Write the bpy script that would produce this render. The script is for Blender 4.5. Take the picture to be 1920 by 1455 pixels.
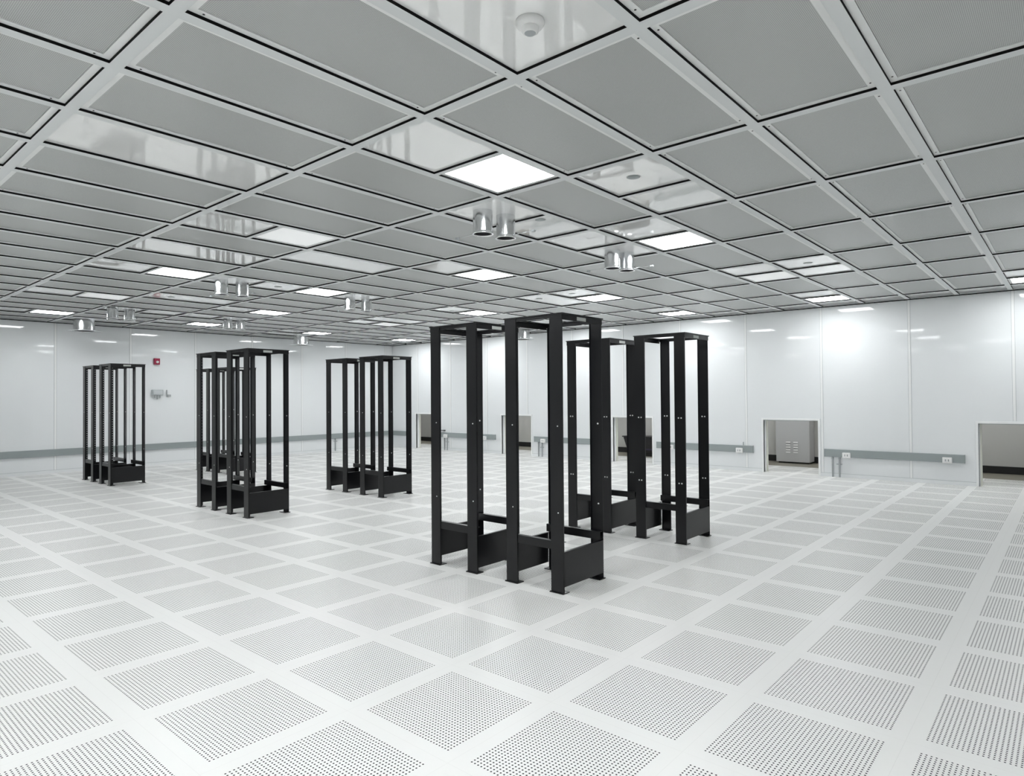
import bpy, bmesh, math
from mathutils import Vector, Matrix

for o in list(bpy.data.objects):
    bpy.data.objects.remove(o)
S = bpy.context.scene
C = S.collection

# ---------------------------------------------------------------- camera, world, exposure
F_PX, YAW, PITCH, ROLL, CAM_Z = 1220.63, 0.7127, 0.0139, -0.0076, 1.3124
cy, sy, cp, sp = math.cos(YAW), math.sin(YAW), math.cos(PITCH), math.sin(PITCH)
fwd = Vector((-sy * cp, cy * cp, sp))
right = Vector((cy, sy, 0))
up = right.cross(fwd)
cr, sr = math.cos(ROLL), math.sin(ROLL)
r2 = right * cr + up * sr
u2 = up * cr - right * sr
cam = bpy.data.cameras.new('camera')
cam.sensor_fit = 'HORIZONTAL'
cam.sensor_width = 36
cam.lens = 36 * F_PX / 1920
cam.clip_start = 0.05
cam.clip_end = 100
co = bpy.data.objects.new('camera', cam)
C.objects.link(co)
M = Matrix((r2, u2, -fwd)).transposed().to_4x4()
M.translation = Vector((0, 0, CAM_Z))
co.matrix_world = M
S.camera = co

w = bpy.data.worlds.new('world')
S.world = w
w.use_nodes = True
w.node_tree.nodes['Background'].inputs[0].default_value = (0.6, 0.62, 0.64, 1)
w.node_tree.nodes['Background'].inputs[1].default_value = 0.05

S.view_settings.view_transform = 'Standard'
S.view_settings.look = 'None'
S.view_settings.gamma = 1
S.view_settings.use_curve_mapping = False
S.view_settings.exposure = 0.0
LAMP = 25.5        # emission of a lit ceiling panel
DIM = 0.30          # emission of a panel that is switched low

# ---------------------------------------------------------------- dimensions (metres, camera foot at the origin)
ZC = 2.7315                      # underside of the ceiling grid
CW, CL = 0.6096, 1.2192          # ceiling cell
GX0, GY0 = -0.646, 0.986         # ceiling grid lines: x = GX0 - i*CW, y = GY0 + j*CL
FX0, FY0 = -2.333, 2.234         # floor tile lines
XL, XR = -14.0, 4.3              # side walls
YB, YR = -4.0, 11.25             # wall behind the camera, wall with the openings
OPEN = [(-1.036 - 3.002 * k, -0.158 - 3.002 * k) for k in range(5)]   # low openings in the right wall
OPEN_H = 0.890
WT = 0.12

# ---------------------------------------------------------------- materials
def mat(name, col, rough=0.5, metal=0.0, spec=0.5, noise=0.0, nscale=3.0, coat=0.0, emit=0.0):
    m = bpy.data.materials.new(name)
    m.use_nodes = True
    nt = m.node_tree
    b = nt.nodes['Principled BSDF']
    b.inputs['Base Color'].default_value = (*col, 1)
    b.inputs['Roughness'].default_value = rough
    b.inputs['Metallic'].default_value = metal
    b.inputs['Specular IOR Level'].default_value = spec
    b.inputs['Coat Weight'].default_value = coat
    if emit:
        b.inputs['Emission Color'].default_value = (0.97, 0.99, 1.0, 1)
        b.inputs['Emission Strength'].default_value = emit
    if noise:
        g = nt.nodes.new('ShaderNodeNewGeometry')
        n = nt.nodes.new('ShaderNodeTexNoise')
        n.inputs['Scale'].default_value = nscale
        n.inputs['Detail'].default_value = 3
        r = nt.nodes.new('ShaderNodeMapRange')
        r.inputs['To Min'].default_value = 1 - noise
        r.inputs['To Max'].default_value = 1 + noise
        mx = nt.nodes.new('ShaderNodeMix')
        mx.data_type = 'RGBA'
        mx.blend_type = 'MULTIPLY'
        mx.inputs['Factor'].default_value = 1
        mx.inputs['A'].default_value = (*col, 1)
        nt.links.new(g.outputs['Position'], n.inputs['Vector'])
        nt.links.new(n.outputs['Fac'], r.inputs['Value'])
        nt.links.new(r.outputs['Result'], mx.inputs['B'])
        nt.links.new(mx.outputs['Result'], b.inputs['Base Color'])
    return m

def mnode(nt, op, a, b=None):
    n = nt.nodes.new('ShaderNodeMath')
    n.operation = op
    for k, v in enumerate((a, b)):
        if v is None:
            continue
        if isinstance(v, (int, float)):
            n.inputs[k].default_value = v
        else:
            nt.links.new(v, n.inputs[k])
    return n.outputs[0]

def hole_mask(nt, x, y, pitch, r):
    fx = mnode(nt, 'SUBTRACT', mnode(nt, 'FRACT', mnode(nt, 'DIVIDE', x, pitch)), 0.5)
    fy = mnode(nt, 'SUBTRACT', mnode(nt, 'FRACT', mnode(nt, 'DIVIDE', y, pitch)), 0.5)
    d = mnode(nt, 'SQRT', mnode(nt, 'ADD', mnode(nt, 'MULTIPLY', fx, fx), mnode(nt, 'MULTIPLY', fy, fy)))
    return mnode(nt, 'LESS_THAN', d, r / pitch)

def floor_material():
    m = mat('raised_floor_tiles', (0.83, 0.83, 0.815), 0.38, noise=0.012, nscale=1.3)
    nt = m.node_tree
    b = nt.nodes['Principled BSDF']
    base = b.inputs['Base Color'].links[0].from_socket
    g = nt.nodes.new('ShaderNodeNewGeometry')
    s = nt.nodes.new('ShaderNodeSeparateXYZ')
    nt.links.new(g.outputs['Position'], s.inputs[0])
    T = 0.6096
    u = mnode(nt, 'MULTIPLY', mnode(nt, 'FRACT', mnode(nt, 'DIVIDE', mnode(nt, 'ADD', s.outputs[0], -FX0 + 61 * T), T)), T)
    v = mnode(nt, 'MULTIPLY', mnode(nt, 'FRACT', mnode(nt, 'DIVIDE', mnode(nt, 'ADD', s.outputs[1], -FY0 + 61 * T), T)), T)
    e = (T - 0.502) / 2
    hu = mnode(nt, 'SUBTRACT', u, e)
    hv = mnode(nt, 'SUBTRACT', v, e)
    hole = hole_mask(nt, hu, hv, 0.502 / 32, 0.0036)
    inside = mnode(nt, 'MULTIPLY',
                   mnode(nt, 'MULTIPLY', mnode(nt, 'GREATER_THAN', hu, 0), mnode(nt, 'LESS_THAN', hu, 0.502)),
                   mnode(nt, 'MULTIPLY', mnode(nt, 'GREATER_THAN', hv, 0), mnode(nt, 'LESS_THAN', hv, 0.502)))
    hole = mnode(nt, 'MULTIPLY', hole, inside)
    # hairline joints between the tiles
    ju = mnode(nt, 'LESS_THAN', mnode(nt, 'MINIMUM', u, mnode(nt, 'SUBTRACT', T, u)), 0.0007)
    jv = mnode(nt, 'LESS_THAN', mnode(nt, 'MINIMUM', v, mnode(nt, 'SUBTRACT', T, v)), 0.0007)
    joint = mnode(nt, 'MULTIPLY', mnode(nt, 'MAXIMUM', ju, jv), 0.10)
    fac = mnode(nt, 'MAXIMUM', hole, joint)
    mx = nt.nodes.new('ShaderNodeMix')
    mx.data_type = 'RGBA'
    nt.links.new(fac, mx.inputs['Factor'])
    nt.links.new(base, mx.inputs['A'])
    mx.inputs['B'].default_value = (0.035, 0.037, 0.04, 1)
    nt.links.new(mx.outputs['Result'], b.inputs['Base Color'])
    nt.links.new(mnode(nt, 'ADD', mnode(nt, 'MULTIPLY', hole, -0.45), 0.45), b.inputs['Specular IOR Level'])
    return m

def screen_material():
    m = mat('perforated_filter_screen', (0.51, 0.525, 0.515), 0.33, spec=0.5)
    nt = m.node_tree
    b = nt.nodes['Principled BSDF']
    g = nt.nodes.new('ShaderNodeNewGeometry')
    s = nt.nodes.new('ShaderNodeSeparateXYZ')
    nt.links.new(g.outputs['Position'], s.inputs[0])
    x = mnode(nt, 'ADD', s.outputs[0], 40.0)
    y = mnode(nt, 'ADD', s.outputs[1], 40.0)
    h = hole_mask(nt, x, y, 0.0061, 0.0020)
    mx = nt.nodes.new('ShaderNodeMix')
    mx.data_type = 'RGBA'
    nt.links.new(h, mx.inputs['Factor'])
    mx.inputs['A'].default_value = (0.51, 0.525, 0.515, 1)
    mx.inputs['B'].default_value = (0.25, 0.255, 0.25, 1)
    nt.links.new(mx.outputs['Result'], b.inputs['Base Color'])
    return m

m_floor = floor_material()
m_screen = screen_material()
m_wall = mat('glossy_white_wall_panel', (0.81, 0.83, 0.84), 0.045, spec=0.5, noise=0.01, nscale=0.8)
m_trim = mat('white_trim', (0.86, 0.87, 0.87), 0.3)
m_seam = mat('seam_batten', (0.74, 0.77, 0.78), 0.25)
m_beam = mat('ceiling_grid_grey', (0.68, 0.70, 0.70), 0.4)
m_frame = mat('filter_frame_grey', (0.82, 0.83, 0.82), 0.38, noise=0.03, nscale=20)
m_gasket = mat('black_gasket', (0.006, 0.006, 0.006), 0.7, spec=0.1)
m_blank = mat('glossy_blank_ceiling_panel', (0.93, 0.935, 0.925), 0.03, spec=0.9, noise=0.015, nscale=1.5, coat=0.6)
m_lamp = mat('lit_diffuser', (0.9, 0.9, 0.9), 0.5, emit=LAMP)
m_dim = mat('dim_diffuser', (0.85, 0.86, 0.86), 0.5, emit=DIM)
m_rack = mat('black_powder_coat', (0.0035, 0.0036, 0.0046), 0.28, spec=0.42)
m_hole_dot = mat('white_hole_dot', (0.9, 0.9, 0.9), 0.3)  # white stands in for bright background seen through the post holes
m_plate = mat('silver_name_plate', (0.5, 0.52, 0.5), 0.35, metal=0.2)
m_chrome = mat('bright_galvanised_steel', (0.80, 0.81, 0.82), 0.2, metal=1.0)
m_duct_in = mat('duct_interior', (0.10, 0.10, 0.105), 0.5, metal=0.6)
m_race = mat('grey_raceway', (0.30, 0.335, 0.335), 0.4)
m_conduit = mat('grey_conduit', (0.42, 0.44, 0.45), 0.35, metal=0.5)
m_white = mat('white_plastic', (0.86, 0.86, 0.85), 0.35)
m_dark = mat('dark_slot', (0.02, 0.02, 0.02), 0.6)
m_grey = mat('grey_box', (0.42, 0.45, 0.46), 0.4)
m_red = mat('red_alarm', (0.30, 0.006, 0.045), 0.35)
m_corr = mat('corridor_wall_paint', (0.56, 0.555, 0.53), 0.6, noise=0.02)
m_base = mat('black_base_board', (0.006, 0.006, 0.006), 0.5)
m_conc = mat('brown_grey_floor', (0.22, 0.205, 0.165), 0.5, noise=0.12, nscale=4)
m_cab = mat('grey_cabinet_paint', (0.54, 0.54, 0.54), 0.45)
m_bin = mat('dark_bin_plastic', (0.018, 0.017, 0.018), 0.5)
m_purple = mat('dark_purple_band', (0.035, 0.025, 0.06), 0.4)
m_cream = mat('cream_edge', (0.72, 0.73, 0.66), 0.5)

# ---------------------------------------------------------------- helpers
def box(bm, x0, y0, z0, x1, y1, z1, mi=0):
    vs = [bm.verts.new(p) for p in ((x0, y0, z0), (x1, y0, z0), (x1, y1, z0), (x0, y1, z0),
                                    (x0, y0, z1), (x1, y0, z1), (x1, y1, z1), (x0, y1, z1))]
    for f in ((0, 3, 2, 1), (4, 5, 6, 7), (0, 1, 5, 4), (1, 2, 6, 5), (2, 3, 7, 6), (3, 0, 4, 7)):
        fc = bm.faces.new([vs[k] for k in f])
        fc.material_index = mi
    return vs

def quad(bm, pts, mi=0):
    f = bm.faces.new([bm.verts.new(p) for p in pts])
    f.material_index = mi

def lathe(bm, prof, cx=0, cyy=0, n=32, mi=0, axis='z', close=False):
    rings = []
    for r, z in prof:
        ring = []
        for k in range(n):
            a = 2 * math.pi * k / n
            if axis == 'z':
                p = (cx + r * math.cos(a), cyy + r * math.sin(a), z)
            elif axis == 'y':
                p = (cx + r * math.cos(a), z, cyy + r * math.sin(a))
            else:
                p = (z, cx + r * math.cos(a), cyy + r * math.sin(a))
            ring.append(bm.verts.new(p))
        rings.append(ring)
    for a, b in zip(rings, rings[1:]):
        for k in range(n):
            f = bm.faces.new((a[k], a[(k + 1) % n], b[(k + 1) % n], b[k]))
            f.material_index = mi
            f.smooth = True
    if close:
        for r in (rings[0], rings[-1]):
            f = bm.faces.new(r)
            f.material_index = mi
    return rings

def obj(name, bm, mats, parent=None, bevel=0.0, loc=None):
    bmesh.ops.recalc_face_normals(bm, faces=bm.faces)
    me = bpy.data.meshes.new(name)
    bm.to_mesh(me)
    bm.free()
    for m in (mats if isinstance(mats, (list, tuple)) else [mats]):
        me.materials.append(m)
    o = bpy.data.objects.new(name, me)
    C.objects.link(o)
    if parent:
        o.parent = parent
    if loc:
        o.location = loc
    if bevel:
        b = o.modifiers.new('bevel', 'BEVEL')
        b.width = bevel
        b.segments = 2
        b.limit_method = 'ANGLE'
    return o

def boxes(name, lst, mats, parent=None, bevel=0.0, loc=None):
    bm = bmesh.new()
    for b in lst:
        box(bm, *b)
    return obj(name, bm, mats, parent, bevel, loc)

def tag(o, label, cat, group=None):
    o['label'] = label
    o['category'] = cat
    if group:
        o['group'] = group
    return o

def thing(name, label, cat, loc, group=None):
    o = bpy.data.objects.new(name, None)
    o.empty_display_size = 0.1
    o.location = loc
    C.objects.link(o)
    return tag(o, label, cat, group)

def struct(o):
    o['kind'] = 'structure'
    return o

def dup(root, loc, label, rz=0.0):
    r = root.copy()
    C.objects.link(r)
    r.location = loc
    r.rotation_euler = (0, 0, rz)
    r['label'] = label
    for ch in list(root.children):
        c = ch.copy()
        C.objects.link(c)
        c.parent = r
        for gch in list(ch.children):
            d = gch.copy()
            C.objects.link(d)
            d.parent = c
    return r

def ordn(n):
    return '%d%s' % (n, 'th' if 10 <= n % 100 <= 20 else {1: 'st', 2: 'nd', 3: 'rd'}.get(n % 10, 'th'))

def project(x, y, z):
    v = Vector((x, y, z - CAM_Z))
    d = v.dot(fwd)
    if d < 0.1:
        return None
    return 960 + F_PX * v.dot(r2) / d, 727.5 - F_PX * v.dot(u2) / d

# ---------------------------------------------------------------- the room
YT = 12.40                       # the perforated tiles run on through the openings to here
YC = 13.30                       # corridor wall
bm = bmesh.new()
box(bm, XL - 0.1, YB - 0.1, -0.04, XR + 0.1, YR + WT + 0.02, 0)
box(bm, XL - 0.1, YR + WT + 0.02, -0.04, XR + 0.1, YT, 0)
struct(obj('floor', bm, m_floor))
struct(boxes('floor', [(XL - 4, YT, -0.04, XR, YC + 0.1, -0.004)], m_conc))

# right wall with its low openings
segs = []
x = XR
for a, b in OPEN:                # going left
    if b < XL:
        break
    segs.append((b, YR, 0, x, YR + WT, OPEN_H))
    x = a
segs.append((XL - 0.1, YR, 0, x, YR + WT, OPEN_H))
segs.append((XL - 0.1, YR, OPEN_H, XR, YR + WT, ZC + 0.1))
struct(boxes('wall_right', segs, m_wall))
struct(boxes('wall_left', [(XL - 0.1, YB, 0, XL, YR, ZC + 0.1)], m_wall))
struct(boxes('wall_front', [(XR, YB, 0, XR + 0.1, YR + WT, ZC + 0.1)], m_wall))
struct(boxes('wall_back', [(XL, YB - 0.1, 0, XR, YB, ZC + 0.1)], m_wall))

# joints between the wall panels: a flat strip with a groove on each side
n = 1
for k in range(-4, 12):
    x = -0.627 - 1.235 * k
    if x < XL + 0.2 or x > XR - 0.1:
        continue
    z0 = 0.0
    for a, b in OPEN:
        if a - 0.05 < x < b + 0.05:
            z0 = OPEN_H + 0.04
    struct(boxes('trim_%d' % n, [(x - 0.016, YR - 0.005, z0, x + 0.016, YR, ZC),
                                 (x - 0.020, YR - 0.001, z0, x - 0.016, YR, ZC, 1),
                                 (x + 0.016, YR - 0.001, z0, x + 0.020, YR, ZC, 1)], [m_trim, m_grey]))
    n += 1
for k in range(-5, 7):
    y = 3.52 + 1.247 * k
    struct(boxes('trim_%d' % n, [(XL, y - 0.016, 0, XL + 0.004, y + 0.016, ZC),
                                 (XL, y - 0.021, 0, XL + 0.0012, y - 0.016, ZC, 1),
                                 (XL, y + 0.016, 0, XL + 0.0012, y + 0.021, ZC, 1)], [m_trim, m_grey]))
    n += 1
# corner post, dark shadow-gap angle round the top of the walls, low base strips
struct(boxes('trim_%d' % n, [(XL, YR - 0.02, 0, XL + 0.02, YR, ZC)], m_seam)); n += 1
struct(boxes('trim_%d' % n, [(XL, YR - 0.012, ZC - 0.012, XR, YR, ZC)], m_gasket)); n += 1
struct(boxes('trim_%d' % n, [(XL, YB, ZC - 0.012, XL + 0.012, YR, ZC)], m_gasket)); n += 1
segs = []
x = XR
for a, b in OPEN:
    if b < XL:
        break
    segs.append((b + 0.03, YR - 0.008, 0, x - 0.03, YR, 0.055))
    segs.append((b + 0.03, YR - 0.009, 0.055, x - 0.03, YR, 0.059, 1))
    x = a
segs.append((XL, YR - 0.008, 0, x - 0.03, YR, 0.055))
struct(boxes('baseboard_right', segs, [m_wall, m_grey]))
struct(boxes('baseboard_left', [(XL, YB, 0, XL + 0.008, YR, 0.055), (XL, YB, 0.055, XL + 0.009, YR, 0.059, 1)], [m_wall, m_grey]))
# white frames of the openings
for a, b in OPEN:
    if b < XL:
        continue
    t, d = 0.032, 0.012
    struct(boxes('trim_%d' % n, [
        (a - t, YR - d, 0, a, YR + 0.03, OPEN_H + t), (b, YR - d, 0, b + t, YR + 0.03, OPEN_H + t),
        (a, YR - d, OPEN_H, b, YR + 0.03, OPEN_H + t),
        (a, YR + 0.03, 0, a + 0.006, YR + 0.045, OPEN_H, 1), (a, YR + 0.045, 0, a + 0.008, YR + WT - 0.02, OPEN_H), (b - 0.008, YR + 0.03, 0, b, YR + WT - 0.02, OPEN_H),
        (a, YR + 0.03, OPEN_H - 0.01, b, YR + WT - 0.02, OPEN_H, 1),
        (a, YR + WT - 0.02, 0, a + 0.03, YR + WT + 0.01, OPEN_H, 2)], [m_trim, m_grey, m_cream], bevel=0.002))
    n += 1

# corridor behind the openings
struct(boxes('wall_corridor', [(XL - 4, YC, 0, XR, YC + 0.1, ZC + 0.1), (XL - 4.1, YR + WT, 0, XL - 4, YC, ZC + 0.1),
                               (XR, YR + WT, 0, XR + 0.1, YC, ZC + 0.1)], m_corr))
struct(boxes('baseboard_corridor', [(XL - 4, YC - 0.015, 0, XR, YC, 0.118)], m_base))
struct(boxes('ceiling', [(XL - 4, YR + WT, ZC, XR, YC + 0.1, ZC + 0.1)], m_corr))

# ---------------------------------------------------------------- the ceiling grid
I0, I1, J0, J1 = -8, 22, -4, 8
HB = 0.0275                      # half width of a grid bar
ZP = ZC + 0.013                  # underside of the panels
def gx(i): return GX0 - CW * i
def gy(j): return GY0 + CL * j

# unseen lights beside and behind the camera; some added off the pattern for brightness
halves, blank, lit, dimmed = set(), set(), set(), set()
def put(i, j, first, second):    # a cell split in two squares: B blank, L lit, D dim
    halves.add((i, j))
    for h, k in ((0, first), (1, second)):
        {'B': blank, 'L': lit, 'D': dimmed}[k].add((i, j, h))
for c in ((1, 0), (2, -1), (5, 0), (9, 1), (8, 2), (14, 2), (20, 2), (8, 5), (14, 5), (20, 5), (14, 8), (-4, 2), (-4, 5)):
    blank.add((c[0], c[1], None))
put(3, 1, 'B', 'L'); put(7, 1, 'B', 'D'); put(11, 1, 'B', 'L'); put(15, 1, 'B', 'D'); put(19, 1, 'B', 'L')
put(3, 3, 'B', 'L'); put(7, 3, 'B', 'L'); put(11, 3, 'L', 'B'); put(15, 3, 'B', 'L'); put(19, 3, 'B', 'L')
put(3, 5, 'B', 'D'); put(7, 5, 'B', 'L'); put(11, 5, 'B', 'L'); put(15, 5, 'B', 'D'); put(19, 5, 'B', 'L')
put(3, 7, 'B', 'L'); put(7, 7, 'B', 'L'); put(11, 7, 'B', 'L'); put(15, 7, 'B', 'L'); put(19, 7, 'B', 'L')
put(-1, 7, 'B', 'L')
put(2, 2, 'B', 'B'); put(2, 5, 'B', 'B'); put(4, 2, 'B', 'B'); put(4, 3, 'B', 'B'); put(11, 2, 'B', 'B')
put(17, 2, 'B', 'B'); put(17, 3, 'B', 'B'); put(20, 0, 'B', 'B')
# out of the picture: unseen lights, some added to brighten the near floor
put(7, -1, 'B', 'L'); put(-1, -1, 'B', 'L'); put(-5, 1, 'B', 'L'); put(-5, 5, 'B', 'L'); put(-5, -3, 'B', 'L')
put(3, -3, 'B', 'L'); put(11, -3, 'B', 'L'); put(17, -3, 'B', 'L'); put(13, -1, 'B', 'L'); put(19, -1, 'B', 'D'); put(-1, -3, 'B', 'L'); put(1, -1, 'B', 'L'); put(5, -3, 'B', 'L')

bars = bmesh.new()
def bar_x(y, h, xa, xb, side=True):       # a bar running along x between xa < xb
    quad(bars, [(xa, y - h, ZC), (xb, y - h, ZC), (xb, y + h, ZC), (xa, y + h, ZC)])
    if side:
        for s in (-1, 1):
            quad(bars, [(xa, y + s * h, ZC), (xb, y + s * h, ZC), (xb, y + s * h, ZC + 0.04), (xa, y + s * h, ZC + 0.04)], 1)
def bar_y(x, h, ya, yb):
    quad(bars, [(x - h, ya, ZC), (x + h, ya, ZC), (x + h, yb, ZC), (x - h, yb, ZC)])
    for s in (-1, 1):
        quad(bars, [(x + s * h, ya, ZC), (x + s * h, yb, ZC), (x + s * h, yb, ZC + 0.04), (x + s * h, ya, ZC + 0.04)], 1)
for j in range(J0, J1 + 1):
    bar_x(gy(j), HB, XL, XR)
for i in range(I0, I1):
    for j in range(J0, J1 + 1):
        bar_y(gx(i), HB, gy(j) + HB, (gy(j + 1) - HB) if j < J1 else YR)
for (i, j) in halves:
    bar_x(gy(j) + CL / 2, 0.018, gx(i + 1) + HB, gx(i) - HB)

struct(obj('ceiling', bars, [m_beam, m_gasket]))

# one filter unit and one light, as prototypes
fw, fl = CW / 2 - HB - 0.001, CL / 2 - HB - 0.001
def ring(bm, ax, ay, t, z0, z1, mi=0):
    box(bm, -ax, -ay, z0, ax, -ay + t, z1, mi)
    box(bm, -ax, ay - t, z0, ax, ay, z1, mi)
    box(bm, -ax, -ay + t, z0, -ax + t, ay - t, z1, mi)
    box(bm, ax - t, -ay + t, z0, ax, ay - t, z1, mi)
def frame_mesh():
    bm = bmesh.new()
    ring(bm, fw, fl, 0.032, 0.0, 0.02)
    for sx in (-1, 1):
        for sy_ in (-1, 1):
            for dx, dy in ((0.016, 0.06),):
                lathe(bm, [(0.0001, -0.0012), (0.0045, -0.0012), (0.0045, 0.001)], sx * (fw - dx), sy_ * (fl - dy), 10, 1)
    return bm
def screen_mesh():
    bm = bmesh.new()
    box(bm, -fw + 0.033, -fl + 0.033, 0.004, fw - 0.033, fl - 0.033, 0.016)
    return bm
proto_f = proto_l = proto_d = None
hl = (CL / 2 - HB - 0.018) / 2 - 0.001    # half length of a square panel
def half_centre(i, j, h):
    y0 = gy(j) + HB if h == 0 else gy(j) + CL / 2 + 0.018
    y1 = gy(j) + CL / 2 - 0.018 if h == 0 else gy(j + 1) - HB
    return (gx(i) + gx(i + 1)) / 2, (y0 + y1) / 2

def in_view(x, y, hx, hy):
    for sx in (-0.95, 0, 0.95):
        for sy_ in (-0.95, 0, 0.95):
            q = project(x + sx * hx, y + sy_ * hy, ZP)
            if q and -4 < q[0] < 1924 and -4 < q[1] < 1459:
                return True
    return False

unseen_lamps = bmesh.new()
pan = bmesh.new()                # blank panels and the units no camera near here would see
rest = bmesh.new()
rows = {}
for j in range(J0, J1):
    for i in range(I0, I1):
        xa, xb = gx(i + 1) + HB + 0.001, gx(i) - HB - 0.001
        if xb > XR: xb = XR
        if i == I1 - 1: xa = XL + 0.002
        xc, yc = (gx(i) + gx(i + 1)) / 2, (gy(j) + gy(j + 1)) / 2
        if (i, j) in halves:
            for h in (0, 1):
                hx, hy = half_centre(i, j, h)
                if (i, j, h) in blank:
                    box(pan, xa, hy - hl, ZP, xb, hy + hl, ZP + 0.02)
                else:
                    rows.setdefault(j, []).append((i, h, hx, hy))
        elif (i, j, None) in blank:
            box(pan, xa, gy(j) + HB + 0.001, ZP, xb, gy(j + 1) - HB - 0.001, ZP + 0.02)
        elif in_view(xc, yc, fw, fl):
            rows.setdefault(j, []).append((i, None, xc, yc))
        else:
            box(rest, xa, gy(j) + HB + 0.001, ZP, xb, gy(j + 1) - HB - 0.001, ZP + 0.02)
for i in range(I0, I1):          # the narrow closing strip along the right wall
    xa, xb = (gx(i + 1) + HB if i < I1 - 1 else XL), gx(i) - HB
    box(pan, xa, gy(J1) + HB, ZP, xb, YR, ZP + 0.02)
box(pan, gx(I0) + HB, gy(J0), ZP, XR, YR, ZP + 0.02)
box(pan, XL, YB, ZP - 0.013, XR, gy(J0) - HB, ZP + 0.02)
struct(obj('ceiling', pan, m_blank))
struct(obj('ceiling', rest, m_screen))
struct(boxes('ceiling', [(XL - 0.1, YB - 0.1, ZC + 0.06, XR + 0.1, YR + WT, ZC + 0.1)], m_gasket))

def make_light(m, label):
    t = thing('ceiling_light', label, 'light', (0, 0, 0), 'square ceiling lights')
    b = bmesh.new(); ring(b, fw, hl, 0.03, 0.0, 0.02); obj('frame', b, m_frame, t)
    obj_ = boxes('diffuser', [(-fw + 0.031, -hl + 0.031, 0.004, fw - 0.031, hl - 0.031, 0.014)], m, t)
    return t
for j in sorted(rows):
    nf = nl = 0
    row = '%s row from the right wall' % ordn(J1 - j)
    for i, h, x, y in sorted(rows[j], key=lambda q: -q[0]):
        if h is None:
            nf += 1
            lab = 'grey perforated ceiling filter, %s from the left in the %s' % (ordn(nf), row)
            if proto_f is None:
                proto_f = thing('ceiling_filter', lab, 'ceiling filter', (x, y, ZP), 'perforated ceiling filters')
                obj('frame', frame_mesh(), [m_frame, m_dark], proto_f)
                obj('screen', screen_mesh(), m_screen, proto_f)
            else:
                dup(proto_f, (x, y, ZP), lab)
            continue
        vis = in_view(x, y, fw, hl)
        lt = (i, j, h) in lit
        nl += 1 if vis else 0
        if vis:
            lab = '%s square ceiling light, %s from the left in the %s' % ('bright' if lt else 'dim', ordn(nl), row)
        else:                    # beyond the picture: unseen lamps, kept in the ceiling mesh
            box(unseen_lamps, x - fw, y - hl, ZP, x + fw, y + hl, ZP + 0.02, 0 if lt else 1)
            continue
        if lt:
            if proto_l is None:
                proto_l = make_light(m_lamp, lab); proto_l.location = (x, y, ZP)
            else:
                dup(proto_l, (x, y, ZP), lab)
        else:
            if proto_d is None:
                proto_d = make_light(m_dim, lab); proto_d.location = (x, y, ZP)
            else:
                dup(proto_d, (x, y, ZP), lab)
struct(obj('ceiling', unseen_lamps, [m_lamp, m_dim]))
# unseen lamps added to brighten the corridor
for k in range(6):
    t = thing('added_corridor_light', 'unseen added corridor lamp behind the right wall, %s from its near end' % ordn(k + 1), 'light', (-1.0 - 3.0 * k, 12.4, ZC - 0.01), 'unseen added corridor lamps')
    b = bmesh.new(); ring(b, 0.30, 0.30, 0.03, -0.01, 0.01); obj('frame', b, m_frame, t)
    boxes('diffuser', [(-0.269, -0.269, -0.004, 0.269, 0.269, 0.01)], m_lamp, t)

# ---------------------------------------------------------------- smoke detector
t = thing('smoke_detector', 'small white round detector on the blank ceiling panel nearest the camera', 'smoke detector', (-1.55, 1.915, ZP))
b = bmesh.new(); lathe(b, [(0.001, 0), (0.055, 0), (0.055, -0.012), (0.050, -0.020), (0.034, -0.024), (0.001, -0.024)], n=40); obj('base', b, m_white, t)
b = bmesh.new(); lathe(b, [(0.033, -0.024), (0.031, -0.042), (0.022, -0.047)], n=32); obj('rim', b, m_white, t)
b = bmesh.new(); lathe(b, [(0.023, -0.046), (0.018, -0.050), (0.0005, -0.050)], n=24); obj('sensor', b, m_grey, t)

# ---------------------------------------------------------------- duct stubs
def make_duct(loc, label, R=0.075, L=0.178, arm=True):
    t = thing('duct_stub', label, 'duct', loc, 'round steel duct stubs hanging from the ceiling')
    b = bmesh.new()
    lathe(b, [(R, 0.0), (R, -L + 0.004)], n=64)
    obj('pipe', b, m_chrome, t)
    b = bmesh.new()
    lathe(b, [(R + 0.001, -L + 0.016), (R + 0.003, -L + 0.006), (R + 0.009, -L), (R + 0.007, -L - 0.003), (R - 0.004, -L - 0.003), (R - 0.006, -L + 0.004)], n=48)
    obj('rim', b, m_chrome, t)
    b = bmesh.new()
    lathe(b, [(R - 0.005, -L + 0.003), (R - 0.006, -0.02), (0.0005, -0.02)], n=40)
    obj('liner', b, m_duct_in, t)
    if not arm:
        b = bmesh.new(); lathe(b, [(R, -L - 0.003), (R + 0.095, -L - 0.003), (R + 0.095, -L + 0.003), (R, -L + 0.003)], n=48); obj('flange', b, m_chrome, t)
        return t
    b = bmesh.new()
    box(b, -0.275, -0.004, -L + 0.012, -R - 0.001, 0.004, -L + 0.016)
    h = obj('damper_arm', b, m_chrome, t)
    boxes('knob', [(-0.295, -0.012, -L + 0.003, -0.265, 0.012, -L + 0.018)], m_grey, h, bevel=0.003)
    return t
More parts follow.
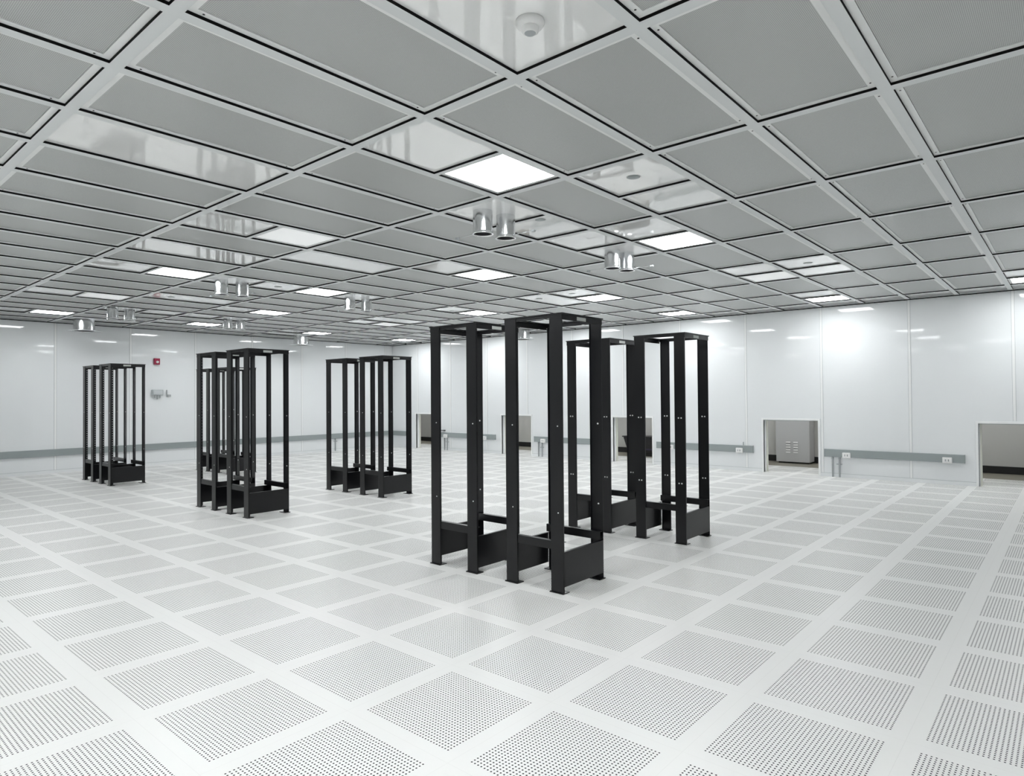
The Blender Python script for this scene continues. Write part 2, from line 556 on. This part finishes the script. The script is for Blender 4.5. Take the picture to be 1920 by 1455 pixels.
SPRINKLERS = [(-2.159, 3.729, 'nearest grey sprinkler cap, in the blank panel right of the nearest bright ceiling light'),
              (-2.169, 7.437, 'grey sprinkler cap in the blank panels at right, before the right wall'),
              (-5.884, 7.430, 'grey sprinkler cap in the blank panel above the nearest racks'),
              (-5.266, 7.378, 'grey sprinkler cap beside the bright light above the nearest racks'),
              (-7.769, 7.481, 'small grey sprinkler cap in the blank square above the nearest left rack'),
              (-9.516, 3.755, 'grey sprinkler cap in the long blank panel above the far left racks'),
              (-7.679, 4.332, 'grey sprinkler cap in the blank square between the two middle duct pairs'),
              (-3.246, 4.121, 'grey sprinkler cap in the blank panel right of the nearest duct pair')]
pairs = [(-3.425, 3.634, -3.383, 3.853, 'over the nearest rack pair'),
         (-3.414, 5.471, -3.372, 5.672, 'over the second pair of racks on the right'),
         (-7.731, 3.624, -7.692, 3.862, 'over the middle front rack pair'),
         (-7.770, 5.483, -7.747, 5.752, 'over the middle rear rack pair'),
         (-11.20, 3.560, -11.27, 3.820, 'right of the leftmost racks, near the left wall'),
         (-11.38, 5.449, -11.383, 5.690, 'over the rear racks near the left wall')]
pd = None
for xa, ya, xb, yb, where in pairs:
    for s, (x, y, rz) in enumerate(((xa, ya, 0.0), (xb, yb, math.pi))):
        lab = '%s steel duct stub of the pair %s' % (('left', 'right')[s], where)
        zc = ZP if y < gy(J1) - 0.1 else ZP - 0.0
        if pd is None:
            pd = make_duct((x, y, zc), lab)
        else:
            dup(pd, (x, y, zc), lab, rz)

for x, y, lab in ((-13.22, 3.75, 'wide flanged steel duct stub at far left, seen against the left wall'),
                  (-13.35, 8.09, 'wide flanged steel duct stub seen near the room corner, left of it'),
                  (-8.87, 10.60, 'wide flanged steel duct stub seen between the posts of the nearest rack')):
    make_duct((x, y, ZP), lab, 0.165, 0.21, False)

# ---------------------------------------------------------------- sprinkler caps in the blank panels
ps = None
for x, y, lab in SPRINKLERS:
    loc = (x, y, ZP)
    if ps is None:
        ps = thing('sprinkler_cap', lab, 'sprinkler', loc, 'flat round sprinkler caps in the blank ceiling panels')
        b = bmesh.new(); lathe(b, [(0.042, 0.0), (0.042, -0.003), (0.036, -0.005), (0.0005, -0.005)], n=32); obj('cap', b, m_race, ps)
        b = bmesh.new(); lathe(b, [(0.048, 0.0), (0.048, -0.0015), (0.042, -0.0015)], n=32); obj('rim', b, m_white, ps)
    else:
        dup(ps, loc, lab)

# ---------------------------------------------------------------- racks
RW, RD, RH = 0.50, 0.49, 1.875
def make_leg(mx, back):
    if back:                     # the rear posts carry only a shallow lip
        b = bmesh.new()
        xa, xb = (mx - 0.05, mx + 0.05) if mx > 0 else (mx - 0.038, mx + 0.055)
        box(b, xa, RD - 0.004, 0.006, xb, RD, RH - 0.008)
        box(b, xa, RD - 0.012, 0.006, xa + 0.004, RD - 0.004, RH - 0.008)
        return b
    # an angle post: a plate across the front, and a hole-punched flange running inwards from its left edge
    b = bmesh.new()
    t = 0.004
    z1 = RH - 0.008
    s = -1 if back else 1        # direction the flange runs
    y0 = 0.0 if not back else RD
    ya, yb = sorted((y0, y0 + s * t))
    box(b, mx - 0.05, ya, 0.006, mx + 0.05, yb, z1)
    box(b, mx - 0.05, min(y0 + s * 0.053, y0 + s * t), 0.006, mx - 0.046, max(y0 + s * 0.053, y0 + s * t), z1)
    fa, fb = sorted((y0 + s * 0.061, y0 + s * 0.070))
    box(b, mx - 0.05, fa, 0.006, mx - 0.046, fb, z1)
    box(b, mx + 0.0465, 0.004, 0.006, mx + 0.05, 0.016, z1)      # short return lip on the other edge
    cols = [sorted((y0 + s * 0.053, y0 + s * 0.061))]
    for ca, cb in cols:
        box(b, mx - 0.05, ca, 0.006, mx - 0.046, cb, 0.36)
        z = 0.36
        while z < z1 - 0.06:
            box(b, mx - 0.05, ca, z + 0.010, mx - 0.046, cb, z + 0.036)
            z += 0.036
        box(b, mx - 0.05, ca, z, mx - 0.046, cb, z1)
    return b

def make_rack(label, pair_dots=False):
    t = thing('open_rack', label, 'rack', (0, 0, 0), 'tall black open steel racks')
    for mx in (-0.2, 0.2):
        for back in (False, True):
            leg = obj('leg', make_leg(mx, back), m_rack, t)
            y, yb, yt = (-0.003, 0.0, -0.005) if not back else (RD - 0.007, RD - 0.004, RD - 0.009)
            for z in (0.535, 1.115):
                b = bmesh.new()  # white dot painted where light shows through a post hole
                rb = 0.0065 if (back or pair_dots) else 0.0045
                off = 0.01 if back and mx < 0 else 0.0
                if pair_dots:
                    lathe(b, [(0.0005, yt), (rb, y), (rb, yb)], mx - 0.012 + off, z, 12, axis='y')
                    obj('hole_dot', b, m_hole_dot, leg)
                    b = bmesh.new()
                lathe(b, [(0.0005, yt), (rb, y), (rb, yb)], mx + 0.014 + off, z, 12, axis='y')
                obj('hole_dot', b, m_hole_dot, leg)
            yf0, yf1 = (-0.012, 0.06) if not back else (RD - 0.06, RD + 0.012)
            fo = 0.01 if back and mx < 0 else 0.0
            boxes('foot', [(mx - 0.057 + fo, yf0, 0.0, mx + 0.059 + fo * 0.5, yf1, 0.006)], m_rack, leg)
    # deep skirts on both sides, low cross rails front and back
    for sx in (-1, 1):
        x0 = 0.2470 if sx > 0 else -0.2497
        boxes('side_skirt', [(x0, 0.0045, 0.042, x0 + 0.003, RD - 0.0045, 0.272), (x0 - (0.02 if sx > 0 else -0.003), 0.006, 0.272, x0 + (0.003 if sx > 0 else 0.022), RD - 0.006, 0.275)], m_rack, t)
    for y in (0.006, RD - 0.042):
        xa = -0.2485 if y < 0.1 else -0.236
        boxes('cross_rail', [(xa, y, 0.285, 0.2485, y + 0.003, 0.338), (xa, y, 0.338, 0.2485, y + 0.035, 0.341)], m_rack, t)
    # top frame
    for y in (0.005, RD - 0.009):
        boxes('top_rail', [(-0.2485, y, RH - 0.031, 0.2485, y + 0.004, RH - 0.008)], m_rack, t)
    for sx in (-1, 1):
        x0 = 0.2505 if sx > 0 else -0.2545
        r = boxes('top_rail', [(x0, 0.0, RH - 0.046, x0 + 0.004, RD, RH - 0.008)], m_rack, t)
        if sx > 0:
            plate = boxes('name_plate', [(x0 + 0.0035, RD * 0.36, RH - 0.040, x0 + 0.0055, RD * 0.58, RH - 0.015)], m_plate, r)
    bm = bmesh.new()
    for (x0, y0, x1, y1) in ((-0.26, -0.006, 0.262, 0.024), (-0.26, RD - 0.024, 0.262, RD + 0.006), (-0.26, 0.024, -0.228, RD - 0.024), (0.228, 0.024, 0.262, RD - 0.024)):
        box(bm, x0, y0, RH - 0.008, x1, y1, RH)
    obj('top_plate', bm, m_rack, t)
    return t
racks = [(-2.838, 3.5, 'tall black open steel rack nearest the camera, right one of the front right pair'),
         (-3.630, 3.5, 'tall black open steel rack nearest the camera, left one of the front right pair'),
         (-2.855, 5.345, 'rightmost black open rack, standing behind the nearest pair'),
         (-3.630, 5.345, 'black open rack directly left of the rightmost one, partly behind the nearest rack'),
         (-7.14, 3.525, 'black open rack in front at mid left, right one of its pair'),
         (-7.922, 3.525, 'black open rack at mid left, left one of the front pair'),
         (-7.143, 5.37, 'black open rack left of centre, right one of the pair before the room corner'),
         (-7.945, 5.37, 'black open rack left of centre, left one of the pair before the room corner'),
         (-11.40, 3.515, 'right rack of the small pair farthest left in the picture'),
         (-12.19, 3.515, 'leftmost black open rack in the picture'),
         (-11.40, 5.36, 'right one of the distant racks seen through the mid-left pair'),
         (-12.19, 5.36, 'left one of the distant racks seen through the mid-left pair')]
pr = pr2 = None
for x, y, lab in racks:
    if y > 5 and x > -4:
        if pr2 is None:
            pr2 = make_rack(lab, True)
            pr2.location = (x, y, 0)
        else:
            dup(pr2, (x, y, 0), lab)
    elif pr is None:
        pr = make_rack(lab)
        pr.location = (x, y, 0)
    else:
        dup(pr, (x, y, 0), lab)

# ---------------------------------------------------------------- raceways, outlets and conduits
def raceway_right(xa, xb, where, conduits=True):
    t = thing('cable_raceway', 'flat grey raceway on the right wall, ' + where, 'raceway', (xa, YR - 0.0005, 0), 'grey raceways on the walls')
    w_ = xb - xa
    bm = bmesh.new()
    box(bm, 0, -0.030, 0.319, w_, 0, 0.438)
    obj('channel', bm, m_race, t, bevel=0.003)
    boxes('end_cap', [(-0.004, -0.032, 0.317, 0.0, 0, 0.440)], m_race, t)
    boxes('end_cap', [(w_, -0.032, 0.317, w_ + 0.004, 0, 0.440)], m_race, t)
    if conduits:
        for dx in (0.115, 0.215):
            bm = bmesh.new()
            lathe(bm, [(0.0125, 0.0), (0.0125, 0.30)], dx, -0.016, 16)
            lathe(bm, [(0.017, 0.285), (0.017, 0.319)], dx, -0.016, 16)
            obj('conduit', bm, m_conduit, t)
        boxes('bracket', [(0.175, -0.034, 0.20, 0.255, -0.001, 0.212)], m_conduit, t)
for a, b, where in ((-3.060, -1.199, 'between the two openings at the right edge'),
                    (-6.060, -4.216, 'ending left of the louvred cabinet opening'),
                    (-9.065, -7.227, 'behind the nearest rack, beside the dark bin opening'),
                    (-12.071, -10.232, 'seen between the legs of the nearest left rack')):
    raceway_right(a, b, where)
t = thing('cable_raceway', 'long flat grey raceway running the whole length of the left wall', 'raceway', (XL, YB, 0), 'grey raceways on the walls')
boxes('channel', [(0, 0.02, 0.310, 0.030, YR - YB - 0.05, 0.432)], m_race, t, bevel=0.003)
for y in (9.42, ):
    bm = bmesh.new()
    lathe(bm, [(0.0125, 0.0), (0.0125, 0.31)], 0.016, y - YB, 16)
    lathe(bm, [(0.017, 0.285), (0.017, 0.308)], 0.016, y - YB, 16)
    obj('conduit', bm, m_conduit, t)
    boxes('bracket', [(0.0, y - YB - 0.05, 0.235, 0.03, y - YB + 0.05, 0.25)], m_conduit, t)
t = thing('cable_raceway', 'short flat grey raceway on the right wall beside the room corner', 'raceway', (XL + 0.031, YR, 0), 'grey raceways on the walls')
boxes('channel', [(0, -0.030, 0.308, 0.68, 0, 0.428)], m_race, t, bevel=0.003)
boxes('end_cap', [(0.68, -0.032, 0.306, 0.684, 0, 0.430)], m_race, t)

def make_outlet(loc, label):
    t = thing('power_outlet', label, 'outlet', loc, 'white outlets on the grey raceways')
    boxes('box', [(-0.058, -0.04, -0.042, 0.058, 0.0, 0.042)], m_white, t, bevel=0.005)
    p = boxes('cover', [(-0.05, -0.043, -0.036, 0.05, -0.04, 0.036)], m_white, t, bevel=0.001)
    for dx in (-0.018, 0.018):
        boxes('slot', [(dx - 0.007, -0.0438, -0.014, dx + 0.007, -0.043, 0.016)], m_race if dx > 0 else m_conduit, p)
    return t
po = None
for x, lab in ((-2.733, 'white outlet at the left end of the raceway between the two right openings'),
               (-1.404, 'white outlet near the right opening, with a dark slot'),
               (-4.444, 'white outlet left of the louvred cabinet opening'),
               (-5.759, 'white outlet seen between the legs of the rightmost rack'),
               (-8.799, 'white outlet right of the second low opening, behind the nearest rack'),
               (-11.883, 'white outlet at the left end of the raceway behind the nearest left rack'),
               (-10.558, 'white outlet seen right of the second leg of the nearest left rack')):
    loc = (x, YR - 0.031, 0.353)
    if po is None:
        po = make_outlet(loc, lab)
    else:
        dup(po, loc, lab)
# small tabs standing on the raceways
tag(boxes('cable_clip', [(-12.05, YR - 0.05, 0.483, -11.93, YR, 0.500)], m_dark, bevel=0.003), 'small dark clip on the wall just above the raceway behind the nearest left rack', 'clip')
tag(boxes('cable_clip', [(-4.396, YR - 0.02, 0.440, -4.382, YR, 0.498)], m_grey), 'small grey upright tab above the outlet left of the louvred cabinet opening', 'clip')

# ---------------------------------------------------------------- alarm and control boxes on the left wall
t = thing('fire_alarm', 'small red alarm box with a white lamp, high on the left wall', 'fire alarm', (XL, 5.237, 2.02))
boxes('housing', [(0, -0.055, 0, 0.05, 0.055, 0.125)], m_red, t, bevel=0.006)
bm = bmesh.new(); lathe(bm, [(0.026, 0.05), (0.024, 0.062), (0.012, 0.072), (0.0005, 0.074)], 0.004, 0.052, 20, axis='x'); obj('lamp', bm, m_white, t)
t = thing('control_box', 'grey electrical box with short pipes, on the left wall below the red alarm', 'electrical box', (XL, 5.245, 1.37))
boxes('housing', [(0, -0.105, 0.03, 0.07, 0.105, 0.145)], m_grey, t, bevel=0.012)
boxes('lid', [(0.07, -0.085, 0.048, 0.078, 0.085, 0.130)], mat('pale_grey_lid', (0.55, 0.58, 0.59), 0.4), t, bevel=0.003)
for dy in (-0.05, 0.0, 0.05):
    bm = bmesh.new(); lathe(bm, [(0.011, -0.05 + abs(dy) * 0.6), (0.011, 0.03)], 0.035, dy, 14); obj('pipe', bm, m_conduit, t)
bm = bmesh.new()
box(bm, 0, -0.035, 0, 0.02, -0.015, 0.14); box(bm, 0, -0.015, 0, 0.04, 0.045, 0.045)
tag(obj('wall_bracket', bm, m_conduit, bevel=0.003, loc=(XL, 5.46, 1.372)), 'small grey L shaped bracket right of the grey electrical box', 'bracket')

# ---------------------------------------------------------------- things in the corridor
t = thing('louvred_cabinet', 'tall grey metal cabinet with louvres, seen through the low opening', 'cabinet', (-4.113, 12.99, -0.004))
boxes('body', [(-0.31, 0.01, 0.03, 0.31, 0.29, 1.9), (-0.28, 0.04, 0, 0.28, 0.25, 0.03, 1)], [m_cab, m_dark], t, bevel=0.004)
d = boxes('door', [(-0.31, 0, 0.03, 0.305, 0.009, 1.9)], m_cab, t, bevel=0.002)
bm = bmesh.new()
for cx in (-0.085, 0.055):
    for k in range(5):
        z = 0.205 + 0.048 * k
        vs = [(cx - 0.04, 0, z), (cx + 0.04, 0, z), (cx + 0.04, -0.012, z), (cx - 0.04, -0.012, z), (cx - 0.04, 0, z + 0.02), (cx + 0.04, 0, z + 0.02)]
        v = [bm.verts.new(p) for p in vs]
        for f in ((0, 1, 2, 3), (3, 2, 5, 4), (0, 3, 4), (1, 5, 2)):
            bm.faces.new([v[q] for q in f])
obj('louvres', bm, mat('louvre_edge_paint', (0.66, 0.66, 0.65), 0.4), d)
t = thing('storage_bin', 'dark tapered bin with a purple band, seen through the low opening behind the racks', 'bin', (-7.31, 12.82, -0.004))
bm = bmesh.new()
a = [bm.verts.new(p) for p in ((-0.24, -0.14, 0.05), (0.36, -0.14, 0.05), (0.36, 0.14, 0.05), (-0.24, 0.14, 0.05))]
b = [bm.verts.new(p) for p in ((-0.34, -0.18, 0.41), (0.40, -0.18, 0.41), (0.40, 0.18, 0.41), (-0.34, 0.18, 0.41))]
for k in range(4):
    bm.faces.new((a[k], a[(k + 1) % 4], b[(k + 1) % 4], b[k]))
bm.faces.new(a); bm.faces.new(b)
obj('body', bm, m_bin, t, bevel=0.01)
boxes('rim', [(-0.36, -0.2, 0.41, 0.42, 0.2, 0.435)], m_bin, t, bevel=0.006)
boxes('band', [(-0.262, -0.158, 0.135, 0.372, -0.148, 0.165)], m_purple, t)
boxes('base', [(-0.22, -0.13, 0, 0.34, 0.13, 0.05)], m_dark, t)
